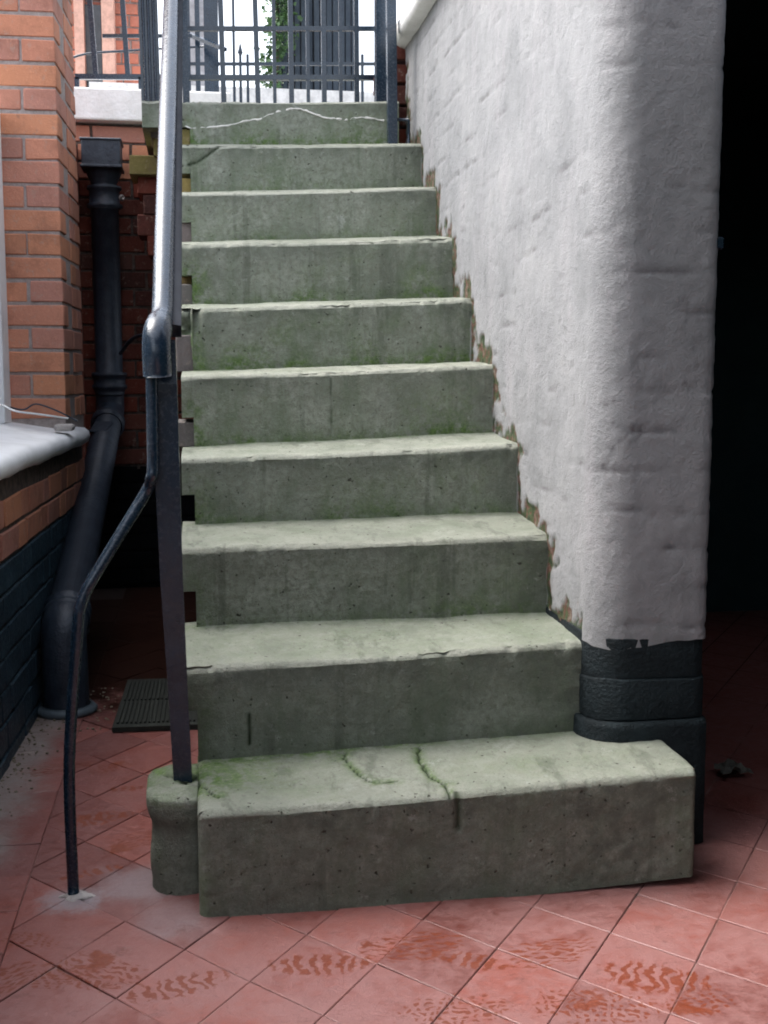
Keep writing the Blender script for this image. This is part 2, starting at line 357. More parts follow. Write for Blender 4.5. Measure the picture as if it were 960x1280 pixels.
# ============================================================ GROUND
fl = box('floor', (-6, -6, -.25), (8, 5.6, -.0034), GROUT); tag(fl, kind='structure', label='red quarry tile floor of the sunken yard at the foot of the steps')
U = Vector((.1035, -.1185)); Vv = Vector((.1025, .1405)); O0 = Vector((.372, 1.94)); XB = -.335
def clip(poly, f):
    out = []
    for i in range(len(poly)):
        a, b = poly[i], poly[(i+1) % len(poly)]; fa, fb = f(a), f(b)
        if fa >= 0: out.append(a)
        if fa*fb < 0: out.append(a+(b-a)*(fa/(fa-fb)))
    return out
def tile_mesh(poly):
    c = sum(poly, Vector((0, 0)))/len(poly); n = len(poly); V = []
    def ins(dd):
        r = []
        for i in range(n):
            p, a, b = poly[i], poly[i-1], poly[(i+1) % n]
            e1 = (p-a).normalized(); e2 = (b-p).normalized(); n1 = Vector((-e1.y, e1.x)); n2 = Vector((-e2.y, e2.x))
            s = n1+n2; k = s.dot(n1); r.append(p+s/max(k, .3)*dd)
        return r
    for dd, z in ((.0009, -.02), (.0009, -.0010), (.0024, 0)):
        for p in ins(dd): V.append((p.x-c.x, p.y-c.y, z))
    Fc = [(i+k*n, (i+1) % n+k*n, (i+1) % n+(k+1)*n, i+(k+1)*n) for k in (0, 1) for i in range(n)]+[tuple(range(2*n, 3*n))]
    me = bpy.data.meshes.new('tile'); me.from_pydata(V, [], Fc); me.update(); me.materials.append(TILE); return me, c
def ccw(p): 
    a = sum(p[i].x*p[(i+1) % len(p)].y-p[(i+1) % len(p)].x*p[i].y for i in range(len(p)))
    return p if a > 0 else p[::-1]
full = None; NT = 0; rest = []
def put_tile(me, c):
    global NT
    o = link('tile', me, fl); o.location = (c.x, c.y, random.uniform(-.0016, .001)); o.rotation_euler = (random.uniform(-.010, .010), random.uniform(-.010, .010), random.uniform(-.004, .004)); NT += 1
for i in range(-26, 30):
    for j in range(-26, 30):
        p = O0+U*i+Vv*j; poly = ccw([p, p+U, p+U+Vv, p+Vv]); c = p+(U+Vv)/2
        if c.y < .9 or c.y > 5.4 or c.x > 2.3 or c.x < XB-.2: continue
        q = clip(poly, lambda a: a.x-XB)
        if len(q) < 3: continue
        near = (c.y < 3.4 and c.x < 1.5 and (c.y > 1.4) and not (c.x > .12 and c.y > 2.25) and c.x < 1.35) or (c.x < .1 and c.y < 4.3)
        if not near: rest.append(q); continue
        if len(q) == 4 and all((a-b).length < 1e-6 for a, b in zip(q, poly)):
            if full is None: full = tile_mesh(poly)[0]
            put_tile(full, c)
        else:
            ar = abs(sum(q[k].x*q[(k+1) % len(q)].y-q[(k+1) % len(q)].x*q[k].y for k in range(len(q))))/2
            if ar > .0006:
                me, c2 = tile_mesh(q); put_tile(me, c2)
sq = None
for j in range(26):                                      # straight border course along the house wall
    y0 = 1.0+j*.155; poly = [Vector((XB-.152, y0)), Vector((XB, y0)), Vector((XB, y0+.155)), Vector((XB-.152, y0+.155))]
    if sq is None: sq = tile_mesh(poly)[0]
    put_tile(sq, Vector((XB-.076, y0+.0775)))
V = []; Fc = []
for q in rest:
    q = [a+(sum(q, Vector((0, 0)))/len(q)-a)*.02 for a in q]; b = len(V); V += [(a.x, a.y, -.001) for a in q]; Fc.append(tuple(range(b, b+len(q))))
tag(mesh('floor_tiles', V, Fc, TILE, fl, False), kind='stuff')
def blob(name, c, rx, ry, h, m, parent, seed, edge=.35):
    n = 40; V = [(c[0], c[1], c[2]+h)]; Fc = []; rs = [.35, .7, .9, 1.0]; z = [.9, .55, .25, -.15]
    for k in range(4):
        for j in range(n):
            a = 2*math.pi*j/n; P = np.array([[math.cos(a)*1.3+seed, math.sin(a)*1.3, k*.1]]); g = 1+edge*float(fbm(P, 1.6, 3, seed)[0])
            V.append((c[0]+rx*rs[k]*g*math.cos(a), c[1]+ry*rs[k]*g*math.sin(a), c[2]+h*z[k]))
    for j in range(n): Fc.append((0, 1+j, 1+(j+1) % n))
    for k in range(3):
        for j in range(n): Fc.append((1+k*n+j, 1+(k+1)*n+j, 1+(k+1)*n+(j+1) % n, 1+k*n+(j+1) % n))
    return mesh(name, V, Fc, m, parent)
blob('cement_patch', (-.243, 2.13, .0), .026, .022, .007, CEM, fl, 3, .5)
pave = box('pavement', (-40, 5.6, 1.6), (40, 60, 1.93), mat_plain('pale_paving', (.55, .53, .50), .8), None); tag(pave, kind='structure', label='pale street level pavement beyond the railings')

# ============================================================ STAIRS
T = {1: ((245, 1018), (852, 965)), 2: ((232, 835), (725, 802)), 3: ((228, 685), (682, 668)), 4: ((225, 573), (645, 555)), 5: ((223, 470), (612, 455)),
     6: ((225, 385), (586, 373)), 7: ((223, 305), (560, 297)), 8: ((228, 242), (541, 234)), 9: ((228, 182), (523, 180)), 10: ((226, 126), (482, 126))}
B = {1: ((255, 1155), (852, 1085)), 2: ((257, 950), (725, 913)), 3: ((247, 783), (685, 765)), 4: ((243, 655), (648, 640)), 5: ((238, 558), (615, 540)),
     6: ((238, 464), (588, 452)), 7: ((240, 381), (563, 371)), 8: ((242, 302), (543, 295)), 9: ((242, 240), (525, 234)), 10: ((242, 181), (505, 180))}
Y1, GO = 2.0057, .2565
def SY(k): return Y1+GO*(k-1)
ZT, ZB = {}, {}
for k in range(1, 11):
    for D, Zd in ((T, ZT), (B, ZB)):
        a = at(*D[k][0], Y=SY(k)); b = at(*D[k][1], Y=SY(k)); Zd[k] = (a.x, a.z, (b.z-a.z)/(b.x-a.x))
def zt(k, x): a = ZT[k]; return a[1]+(x-a[0])*a[2]
def zb(k, x):
    if k > 10: return zt(10, x)+.012
    a = ZB[k]; return a[1]+(x-a[0])*a[2]
def seg_d(px, py, pts):
    """distance in a plane from points to a polyline"""
    best = np.full(px.shape, 9.)
    for (ax, ay), (bx, by) in zip(pts[:-1], pts[1:]):
        dx, dy = bx-ax, by-ay; t = np.clip(((px-ax)*dx+(py-ay)*dy)/(dx*dx+dy*dy), 0, 1)
        best = np.minimum(best, np.hypot(px-ax-t*dx, py-ay-t*dy))
    return best
def px_tread(pts, z=.2): return [tuple(at(x, y, Z=z+.028*max(0, at(x, y, Z=z).x))[:2]) for x, y in pts]
def px_riser(pts, k): return [(at(x, y, Y=SY(k)).x, at(x, y, Y=SY(k)).z) for x, y in pts]
CR_T = [px_tread([(523, 935), (524, 950), (538, 966), (556, 975), (572, 996)]), px_tread([(430, 944), (438, 957), (452, 968), (470, 973), (496, 971)]), px_tread([(240, 968), (252, 980), (262, 988), (275, 992)])]
LUGS = {2: (.55, 0), 3: (.46, 0), 4: (.46, 0), 5: (.42, 0), 6: (.20, 1), 7: (.5, 0), 8: (.42, 0), 9: (.42, 0), 10: (.42, 2)}
stairs = empty('stone_staircase', (0, 2.0, 0)); tag(stairs, 'flight of ten worn grey stone steps with green algae climbing beside the white wall', 'stairs')
def make_step(k):
    h = zt(k, .3)-zb(k, .3); xn = -.014 if k > 1 else -.016; xr = .80 if 1 < k < 10 else (.905 if k == 1 else .735)
    xl = -.043 if k > 1 else xn
    if k == 10: xl = -.178
    frac = LUGS.get(k, (0, 0))[0]; dx = .005 if k < 6 else .007
    if k == 1: dx = .0042
    xs = list(np.arange(xn+.0005, xr+1e-6, dx)); 
    if xl < xn: xs = list(np.linspace(xl, xn, max(6, int((xn-xl)/.006))))+xs
    xs = np.array(xs); nx = len(xs); rn = .014 if k < 8 else .011
    nf = max(12, int(h/dx)); depth = GO+.05 if k < 10 else 1.0; ntr = max(16, int(min(depth, .3)/dx))
    prof = [('f', t) for t in np.linspace(0, 1, nf)]+[('n', t) for t in np.linspace(0, 1, 6)[1:-1]]+[('t', t) for t in np.linspace(0, 1, ntr)]+[('b', 0), ('b', 1)]
    npf = len(prof); V = np.zeros((nx*npf, 3)); kind = np.zeros(nx*npf); hf = np.zeros(nx*npf); tf = np.zeros(nx*npf)
    for i, x in enumerate(xs):
        top = zt(k, x); bot = zb(k, x)-(.004 if k > 1 else .02); bk = zb(k+1, x)
        lug = x <= xn and xl < xn
        zlo = bot+(top-bot)*frac if lug else bot
        y0 = SY(k)
        for j, (c, t) in enumerate(prof):
            r = i*npf+j
            if c == 'f': z = zlo+(top-rn-zlo)*t; V[r] = (x, y0, z); hf[r] = (z-bot)/(top-bot)
            elif c == 'n': a = t*math.pi/2; V[r] = (x, y0+rn*(1-math.cos(a)), top-rn+rn*math.sin(a)); kind[r] = 1; hf[r] = 1
            elif c == 't':
                y = rn+(depth-rn)*t if k == 10 else rn+(depth-rn)*t; V[r] = (x, y0+y, top+(bk-top)*min(1, y/GO)); kind[r] = 2; tf[r] = y/GO; hf[r] = 1
            else: V[r] = (x, y0+depth, top-.03-(0 if t == 0 else 1)*(top-.03-zlo)); kind[r] = 3
    P = V.copy(); xx = P[:, 0]
    # wear: dished nose, lumps, chipped arris
    big = fbm(P+k*3.1, 7, 2, k); mid = fbm(P, 28, 3, k+50); fine = noise(P, 110, k+90)
    fr = (kind == 0)|(kind == 1)
    edge = np.exp(-((1-hf)*h/.02)**2)*(kind < 2)+np.exp(-(tf*GO/.03)**2)*(kind == 2)
    amp = .0022*big+.0011*mid+.0005*fine
    chips = np.clip(fbm(np.stack([P[:, 0], P[:, 1]*0+k, P[:, 2]*0], 1), 22, 3, 5+k)-.35, 0, 1)
    V[:, 1] += np.where(kind == 0, amp, 0)+np.where(fr, edge*chips*.009, 0)
    V[:, 2] += np.where(kind == 2, amp, 0)-edge*chips*.006*(kind > 0)*(kind < 3)
    wear = .006*np.exp(-((xx-.36)/.22)**2)*(kind > 0)*(kind < 3)*np.exp(-(tf*GO/.12)**2); V[:, 2] -= wear
    if k == 1:    # rounded left end of the block and right end
        for sgn, xe, rr in ((-1, xn, .022), (1, xr, .012)):
            dd = np.clip(rr-(xx-xe)*(-sgn), 0, rr); off = rr-np.sqrt(np.maximum(rr*rr-dd*dd, 0)); V[:, 1] += off*fr; V[:, 2] -= off*.5*((kind == 1)|(kind == 2))
    if k == 6:    # broken corner
        br = (xx < xn)&fr; V[:, 1] += np.where(br, .02+.012*mid, 0); brk = np.clip(1-np.hypot((xx+.014)/.03, (1-hf)/.5), 0, 1)*(kind < 2)*(xx > xn); V[:, 1] += brk*.035
    moss = np.zeros(len(V)); grime = np.zeros(len(V)); crack = np.zeros(len(V)); worn = np.zeros(len(V))
    n1 = fbm(P, 9, 3, 70+k)
    mf = {1: .06, 2: .22, 3: .45, 4: .5, 5: .7, 6: .9, 7: .85, 8: .35, 9: .3, 10: .6}[k]
    moss += (kind == 0)*np.exp(-(hf*h/.026)**2)*mf*(1+.6*n1)+(kind == 0)*mf*.55*sst(-.1, .8, n1)*sst(1.1, .3, hf)
    moss += (kind == 0)*np.exp(-((xx-xn)/.03)**2)*sst(.95, .4, hf)*(.95 if k in (6, 7, 5) else .3)
    moss += (kind == 2)*np.exp(-((tf-1)*GO/.022)**2)*(.8+.5*n1)*(.9 if k in (1, 4, 5, 6) else .4)
    if k == 10: moss += (kind == 0)*sst(.3, .7, xx)*.45*sst(1, .2, hf)
    if k == 1: moss += (kind == 2)*np.exp(-(xx/.11)**2)*sst(.15, .7, tf)*.9+(kind == 2)*.25*sst(-.2, .9, n1)
    if k == 2: moss += (kind == 2)*.15
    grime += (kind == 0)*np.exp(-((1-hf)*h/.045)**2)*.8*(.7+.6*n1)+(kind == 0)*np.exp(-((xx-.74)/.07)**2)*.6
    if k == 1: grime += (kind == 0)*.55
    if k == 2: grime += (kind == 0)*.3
    worn += ((kind == 1)*1.0+(kind == 2)*(.45+.5*np.exp(-(tf*GO/.05)**2))+(kind == 0)*np.exp(-((1-hf)*h/.007)**2)*.8)*(.85+.4*n1)
    def carve(dist, wd, dep, m_, axis, cs=1.):
        c = np.exp(-(dist/wd)**2)*m_
        V[:, axis] += (1 if axis == 1 else -1)*c*dep; return c
    if k == 1:
        for pl, ww in zip(CR_T, (1., .7, .7)):
            wob = .004*noise(P, 60, 3); dist = seg_d(P[:, 0]+wob, P[:, 1]+wob, pl)
            c = carve(dist, .0035*ww, .006*ww, (kind == 2)|(kind == 1), 2); crack = np.maximum(crack, sst(.3, .8, c)); moss += np.exp(-(dist/.012)**2)*((kind == 2)|(kind == 1))*.8
        dr = seg_d(P[:, 0], P[:, 2], px_riser([(572, 992), (574, 1010), (573, 1035)], 1)); c = carve(dr, .006, .006, kind < 2, 1); crack = np.maximum(crack, c*.8)
        grime += np.exp(-(dr/.02)**2)*(kind == 0)*.9
    if k == 2:
        dr = seg_d(P[:, 0], P[:, 2], px_riser([(311, 893), (313, 910), (312, 930)], 2)); c = carve(dr, .003, .005, kind == 0, 1); crack = np.maximum(crack, c)
    if k == 5:
        dr = seg_d(P[:, 0], P[:, 2], px_riser([(413, 462), (415, 500), (413, 545)], 5)); c = carve(dr, .002, .003, kind == 0, 1); crack = np.maximum(crack, c*.45)
    if k == 9:
        dr = seg_d(P[:, 0], P[:, 2], px_riser([(273, 183), (262, 192), (248, 202), (236, 206)], 9)); c = carve(dr, .004, .006, kind < 2, 1); crack = np.maximum(crack, c)
    attrs = dict(moss=np.clip(moss, 0, 1), grime=np.clip(grime, 0, 1), crack=np.clip(crack, 0, 1), worn=np.clip(worn, 0, 1))
    Fc = grid_faces(nx, npf, cv=True); Fc += [tuple(range(npf)), tuple(range((nx-1)*npf, nx*npf))[::-1]]
    V[:, 1] -= 2.0
    return mesh('step', V, Fc, STONE, stairs, True, attrs)
steps = {k: make_step(k) for k in range(1, 11)}
for k in range(1, 11):
    me = steps[k].data; me.set_sharp_from_angle(angle=math.radians(50)) if hasattr(me, 'set_sharp_from_angle') else None
# mortar repair along the crack in the top riser
pl = [(229, 157), (240, 160), (262, 159), (285, 157), (308, 151), (325, 149), (340, 142), (360, 137), (372, 136), (390, 141), (405, 147), (420, 148), (433, 150), (445, 147), (462, 148), (480, 151)]
rp = curve([at(x, y, Y=SY(10)+.0015)-Vector((0, 2, 0)) for x, y in pl], 5)
rp = [p+Vector((0, random.uniform(-.001, .001), random.uniform(-.0018, .0018))) for p in rp]
tube('mortar_seam', rp, [random.choice((.0024, .003, .0038, .0046)) for _ in rp], mat_plain('pale_lime_repair', (.75, .73, .68), .9), steps[10], 7, lump=.2)
0 and tube('mortar_seam', [p+Vector((0, .0012, -.006)) for p in rp], .003, mat_plain('crack_shadow_dirt', (.05, .05, .04), .95), steps[10], 6)
# rounded curtail stone left of the bottom step
V = []; npz = 34; nth = 64; at_m = []; at_w = []; at_g = []; at_c = []
for i in range(npz):
    t = i/(npz-1)
    if t < .72: z = -.02+.195*t/.72; ins = 0
    else: a = (t-.72)/.28; z = .175+.018*math.sin(min(1, a*1.6)*math.pi/2)-(.004*max(0, a-.6)); ins = .0 + max(0, a-.05)*1.0
    for j in range(nth):
        an = 2*math.pi*j/nth; r = (.0635+.007*sst(.12, .155, z))*(1-ins*.98)
        x = -.040+r*math.cos(an)*(1.0); y = 2.165+r*math.sin(an)*1.0+(.09*(1-ins) if math.sin(an) > 0 else 0)
        x = min(x, -.0145); V.append((x, y, z)); at_m.append(0); at_c.append(0)
V = np.array(V); V[:, 2] += (V[:, 2] > .16)*.004*fbm(V, 30, 3, 4); V[:, :2] += (.0025*fbm(V, 18, 3, 8))[:, None]
topm = V[:, 2] > .168; dcr = seg_d(V[:, 0], V[:, 1], px_tread([(196, 975), (212, 968), (222, 974), (240, 976), (252, 966)], .19)); dside = np.abs(V[:, 0]+.02)
moss = topm*(.35+np.exp(-(dcr/.012)**2)+np.exp(-((V[:, 1]-2.28)/.07)**2)*.8); cr = topm*np.exp(-(dcr/.004)**2)
V[:, 2] -= cr*.005
Fc = grid_faces(npz, nth, cv=True)+[tuple(range((npz-1)*nth, npz*nth))]; V[:, 1] -= 2
mesh('curtail_stone', V, Fc, STONE, stairs, True, dict(moss=np.clip(moss, 0, 1), crack=np.clip(cr, 0, 1), worn=topm*.7, grime=(~topm)*.6))
# blocks of brickwork packed under the left ends of the upper steps
for k, m_, hh, dz in ((5, GREYB, .065, .0), (6, GREYB, .1, .0), (7, GREYB, .065, 0), (8, GREYB, .065, 0), (9, YELLOW, .05, 0), (10, YELLOW, .06, 0)):
    z = zb(k, -.03); b = lay(stairs, .05, .2, hh, m_, (-.036, SY(k)+.112-2, z+hh/2-.002), 0, 'packing_brick')
for k, m_ in ((7, YELLOW), (6, GREYB)):
    z = zb(k, -.03); lay(stairs, .035, .15, .04, m_, (-.033, SY(k)+.13-2, z+.085), 0, 'packing_brick')
# black rendered wall closing the space below the flight
V = []; pts = [(2.3, 0), (4.6, 0), (4.6, 1.75)]+[(SY(k)+.10, zb(k, 0)-.01) for k in range(10, 1, -1)]
for x in (.03, .12): V += [(x, y-2, z-.01) for y, z in pts]
n = len(pts); Fc = [tuple(range(n)), tuple(range(n, 2*n))[::-1]]+[(i, (i+1) % n, (i+1) % n+n, i+n) for i in range(n)]
mesh('side_wall', V, Fc, BLACK, stairs, False)

# ============================================================ RIGHT WALL
wall = empty('white_wall', (.88, 2.2, 0)); tag(wall, 'thick white painted rough rendered wall with rounded nose on the right of the steps', 'wall')
WX0, WX1, WY0, RC = .760, 1.0, 2.19, .078
path = []
for y in np.arange(4.36, WY0+RC, -.0085): path.append((WX0, y, -1, 0))
for a in np.linspace(0, math.pi/2, 20)[1:]: path.append((WX0+RC-RC*math.cos(a), WY0+RC-RC*math.sin(a), -math.cos(a), -math.sin(a)))
for x in np.arange(WX0+RC+.008, WX1-.02, .008): path.append((x, WY0, 0, -1))
for a in np.linspace(0, math.pi/2, 5)[1:]: path.append((WX1-.02+.02*math.sin(a), WY0+.02-.02*math.cos(a), math.sin(a), -math.cos(a)))
for y in np.arange(WY0+.04, 4.36, .06): path.append((WX1, y, 1, 0))
s = [0]
for a, b in zip(path[:-1], path[1:]): s.append(s[-1]+math.hypot(a[0]-b[0], a[1]-b[1]))
s = np.array(s); npth = len(path); zs = np.concatenate([np.arange(.425, 2.13, .0085), [2.13]]); nz = len(zs)
PA = np.array(path); V = np.zeros((npth*nz, 3)); V[:, 0] = np.repeat(PA[:, 0], nz); V[:, 1] = np.repeat(PA[:, 1], nz); V[:, 2] = np.tile(zs, npth)
Nn = np.stack([np.repeat(PA[:, 2], nz), np.repeat(PA[:, 3], nz)], 1); ss = np.repeat(s, nz); P = V.copy()
lump = fbm(P, 5, 3, 11); mid = fbm(P, 16, 3, 12); fine = fbm(P, 55, 2, 13)
zc = P[:, 2]+.010*noise(P, 3.5, 21)+.006*noise(P, 14, 22)+.003*noise(P, 45, 23)
ci = np.floor(zc/.0765); zf = zc/.0765-ci; dcs = np.minimum(zf, 1-zf)*.0765
jl = (ss+.1125*(ci % 2)+.012*noise(P, 9, 33))/.225; jf = jl-np.floor(jl); djs = np.minimum(jf, 1-jf)*.225
front = np.clip((P[:, 0]-.80)/.06, 0, 1); upleft = sst(2.9, 3.9, P[:, 1])*sst(1.1, 1.9, P[:, 2])
mk = sst(.0, .8, fbm(P*np.array([1, 1, 2.4]), 7, 3, 44)+.42*front*sst(1.9, .8, P[:, 2])+.52*upleft)
mk2 = sst(.55, 1.0, fbm(P, 10, 3, 45)+.3*upleft)
gr = np.exp(-(dcs/.0038)**2)*mk; gv = np.exp(-(djs/.005)**2)*mk2
cn = fbm(P, 13, 4, 81); crk = np.exp(-(cn/.028)**2)*sst(.25, .75, fbm(P, 5, 2, 82)+.1*front)
seam = np.clip(np.exp(-(dcs/.0034)**2)*sst(.25, .75, mk)*sst(-.1, .5, fbm(P, 20, 2, 46)+.25)+np.exp(-(djs/.003)**2)*mk2*.7+crk*.8, 0, 1)
dsp = .0011*lump*(1-.6*(Nn[:, 0] > .2))+.0004*mid+.0007*fine+.0006*noise(P, 95, 71)-.0030*np.maximum(gr, gv)-.0014*crk
# edge of the paint along the steps
def step_top(y):
    k = np.clip(np.floor((y-Y1)/GO)+1, 1, 10).astype(int); zz = np.array([0]+[zt(q, .76) for q in range(1, 11)]+[zt(10, .76)]); return zz[k]
side = (P[:, 0] < WX0+.02)
kk = np.clip(np.floor((P[:, 1]-Y1)/GO)+1, 1, 10); zst = step_top(P[:, 1]); yn = Y1+GO*kk; znx = step_top(P[:, 1]+GO)
d1 = P[:, 2]-zst; d2 = np.where(P[:, 2] < znx, yn-P[:, 1], 9); dst = np.minimum(np.where(d1 > -.05, d1, 9), d2)
nz_ = fbm(P, 22, 3, 61)
chip = side*sst(.034, .016, dst-.018-.046*nz_-.016*fbm(P, 60, 2, 9)); 
endp = sst(4.28, 4.34, P[:, 1])*(P[:, 0] < .8)*sst(.1, .5, nz_); chip = np.maximum(chip, endp)
dsp -= .006*chip*(.6+.5*nz_)
V[:, 0] += Nn[:, 0]*dsp; V[:, 1] += Nn[:, 1]*dsp
V[:, 2] = np.where(P[:, 2] < .426, P[:, 2]+.016*fbm(np.stack([ss, ss*0, ss*0], 1), 9, 3, 5)-.006, V[:, 2])
Fc = grid_faces(npth, nz); V[:, 0] -= .88; V[:, 1] -= 2.2
mesh('render_coat', V, Fc, RENDER, wall, True, dict(seam=seam, chip=np.clip(chip, 0, 1)))
box('wall_core', (WX0+.016-.88, WY0+.06-2.2, -.0), (WX1-.016-.88, 4.34-2.2, 2.12), MORTD, wall)
# coping: white, rounded, overhanging a little
cp = []; nn = 26
prof = [(-.040, 0), (-.052, .012), (-.052, .05), (-.035, .078), (.03, .095), (.12, .10), (.21, .095), (.275, .078), (.292, .05), (.292, .012), (.28, 0)]
ys = list(np.arange(2.1, 4.3, .04))+[4.33, 4.36, 4.385, 4.40]; V = []
for i, y in enumerate(ys):
    sh = 1-.10*max(0, (y-4.31)/.09)**2*4
    for (a, b) in prof: V.append((WX0+.12+(a-.12)*sh-.88, y-2.2, 2.115+b*sh+.003*math.sin(y*9)))
V = np.array(V); V += (.003*fbm(V, 12, 3, 6))[:, None]
mesh('coping', V, grid_faces(len(ys), len(prof), cv=True)+[tuple(range(len(prof)))[::-1], tuple(range((len(ys)-1)*len(prof), len(ys)*len(prof)))], COPE, wall, True)
# black painted bullnose plinth
def bullnose(z0, z1, out, bev, name='plinth_brick'):
    pa = []; x0, x1, y0, r = WX0-out, WX1+out*.5, WY0-out, RC
    for y in np.linspace(2.95, y0+r, 10): pa.append((x0, y))
    for a in np.linspace(0, math.pi/2, 12)[1:]: pa.append((x0+r-r*math.cos(a), y0+r-r*math.sin(a)))
    pa += [(x1-.03, y0), (x1-.008, y0+.008), (x1, y0+.03), (x1, 2.95)]
    pr = [(0, z0), (0, z1-bev), (bev*.3, z1-bev*.3), (bev, z1)]; V = []
    cx, cy = .88, 2.5
    for (x, y) in pa:
        dx, dy = cx-x, max(0, cy-y); l = math.hypot(dx, dy); 
        for ins, z in pr:
            V.append((x+dx/l*ins-.88, y+dy/l*ins-2.2, z))
    V = np.array(V); V += (.0026*fbm(V, 14, 3, int(z0*100)))[:, None]
    n = len(pr); Fc = grid_faces(len(pa), n)+[tuple(range(n-1, len(pa)*n, n))]
    return mesh(name, V, Fc, DEEPP, wall, True)
bullnose(.0, .262, .014, .010); bullnose(.2635, .3455, .003, .004); bullnose(.347, .432, -.001, .004)
p = at(893, 305, Y=2.22)
br = box('hinge_pin', (p.x-.012-.88, 0, p.z-.012), (p.x+.012-.88, .03, p.z+.012), IRON, wall, .003)

# ============================================================ DARK VAULT ON THE RIGHT
vault = empty('vault', (1.6, 2.4, 0)); tag(vault, 'pitch dark black painted vault opening beside the white wall', 'cellar vault')
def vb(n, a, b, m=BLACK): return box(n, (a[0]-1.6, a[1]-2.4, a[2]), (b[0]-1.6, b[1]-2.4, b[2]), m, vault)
vb('back_wall', (1.0, 4.4, -.005), (3.3, 4.6, 2.0)); vb('added_shade_wall', (1.12, -2.0, -.005), (1.25, 2.1, 1.655)); vb('side_wall', (3.1, -1.5, -.005), (3.3, 4.4, 2.0)); vb('ceiling', (1.06, 2.17, 1.9), (3.3, 4.4, 2.1))  # near wall is unseen, added to keep light off the right floor
vb('door_frame', (1.008, 2.40, 0), (1.04, 2.50, 1.895), mat_plain('dark_teal_frame', (.012, .022, .022), .6))
p = at(915, 968, Z=0)
V = []; rnd = random.Random(4)
for i in range(7):
    for j in range(6): V.append((p.x+(i-3)*.012+rnd.uniform(-.006, .006), p.y+(j-2.5)*.012+rnd.uniform(-.006, .006), .012+rnd.uniform(0, .03)*(1-abs(i-3)/4)))
lt = mesh('litter', V, grid_faces(7, 6), LITTER, None, False); tag(lt, 'crumpled pale scrap of litter on the dark floor by the vault', 'litter')
so_ = lt.modifiers.new('s', 'SOLIDIFY'); so_.thickness = .0015

# rear of the yard, behind the viewer
rear = box('rear_wall', (-6, -2.4, 0), (8, -2.1, 1.6), mat_plain('sooty_stock_brick', (.10, .10, .095), .9)); tag(rear, 'sooty grey brick wall closing the yard behind the viewer', 'wall')

br_ = box('blocker', (-.6, -2.1, 1.95), (4, .62, 2.2), MORTD); tag(box('added_shade_slab', (.40, .623, 1.66), (4, 1.80, 2.0), MORTD), 'unseen slab added to shade the floor before the dark vault', 'slab'); tag(br_, 'unseen added bridge over the yard just behind the viewer', 'blocker')  # unseen slabs added to cut sky light on lower steps and right floor

# ============================================================ HOUSE, LEFT
A = .040
house = empty('house_wall', (-.4805, 2.8, 0), -A); tag(house, 'low house wall, red brick over black painted brick under a white window sill', 'wall')
wall_courses(house, -1.9, 1.62, 0, .036, 8, .0765, lambda z, c: BLACKB if z < .495 else BRICK if z < .66 else BRICKD, 'y', hh=.067, bond='flemish')
wall_courses(house, -1.9, 1.62, 0, -.041, 1, .0765, lambda z, c: BLACKB, 'y', hh=.067, bond='stretcher')
box('mortar_bed', (-.2, -1.9, -.005), (-.006, 1.615, .495), MORTB, house); box('mortar_bed', (-.2, -1.9, .495), (-.006, 1.615, .70), MORTD, house)
# sill: a sloping white slab with a rounded front edge and end
prof = [(-.36, .70), (-.01, .70), (.012, .702), (.028, .712), (.034, .730), (.030, .748), (.014, .760), (-.05, .768), (-.20, .792), (-.36, .80)]
ys = list(np.linspace(-1.9, 1.50, 70))+[1.54, 1.575, 1.60, 1.62, 1.63]; V = []
for y in ys:
    t = max(0, (y-1.50)/.13); k = math.sqrt(max(0, 1-t*t)) if t > 0 else 1
    for a, z in prof: V.append((a-(.05*(1-k) if a > -.1 else 0), y, .735+(z-.735)*(1-(1-k)*.5)))
V = np.array(V); V[:, 2] += .003*fbm(V, 8, 3, 2); V[:, 0] += (V[:, 0] > -.1)*.003*fbm(V, 10, 3, 3)
mesh('window_sill', V, grid_faces(len(ys), len(prof), cv=True)+[tuple(range(len(prof)))[::-1], tuple(range((len(ys)-1)*len(prof), len(ys)*len(prof)))], WHITE, house, True)
# window set back behind the sill
fr = box('window_frame', (-.30, 1.15, .79), (-.185, 1.262, 1.8), WHITE, house, .004)
box('sash', (-.27, -1.9, .79), (-.225, 1.15, .87), WHITE, fr, .004); box('sash', (-.27, 1.08, .87), (-.225, 1.15, 1.75), WHITE, fr, .004)
gm = M('window_glass', .03, .5); gm.col((.9, .92, .92)); gm.b.inputs['Transmission Weight'].default_value = 1; gm.b.inputs['IOR'].default_value = 1.1; box('pane', (-.255, -1.9, .87), (-.245, 1.08, 1.75), gm.m, fr)
box('wall_core', (-.6, -4.6, 0), (-.362, 1.2, .78), MORTD, house); box('return_wall', (-.55, 1.63, 0), (-.11, 2.49, 1.9), BRICKD, house); box('curtain', (-.40, -1.9, .80), (-.39, 1.10, 1.72), WHITE, house)

pier = empty('brick_pier', (-.437, 4.07, 0), -A); tag(pier, 'orange red brick window pier standing above the white sill', 'brick pier')
PW, PD = .218, .445
for k in range(36):
    z = .80+.0765*k+.036
    if k % 2:                                             # headers to the front
        for i in range(2):
            for j in range(2): lay(pier, .215, .104, .066, BRICK, (-.053-i*.113, .1075+j*.2275, z), math.pi/2)
    else:
        lay(pier, .218, .1025, .066, BRICK, (-.109, .051, z))
        for q in range(3): lay(pier, .215 if q else .2, .1025, .066, BRICK, (-.109, .165+q*.113, z), 0)
box('mortar_bed', (-PW+.005, .005, .74), (-.005, PD-.005, 3.55), MORT, pier)

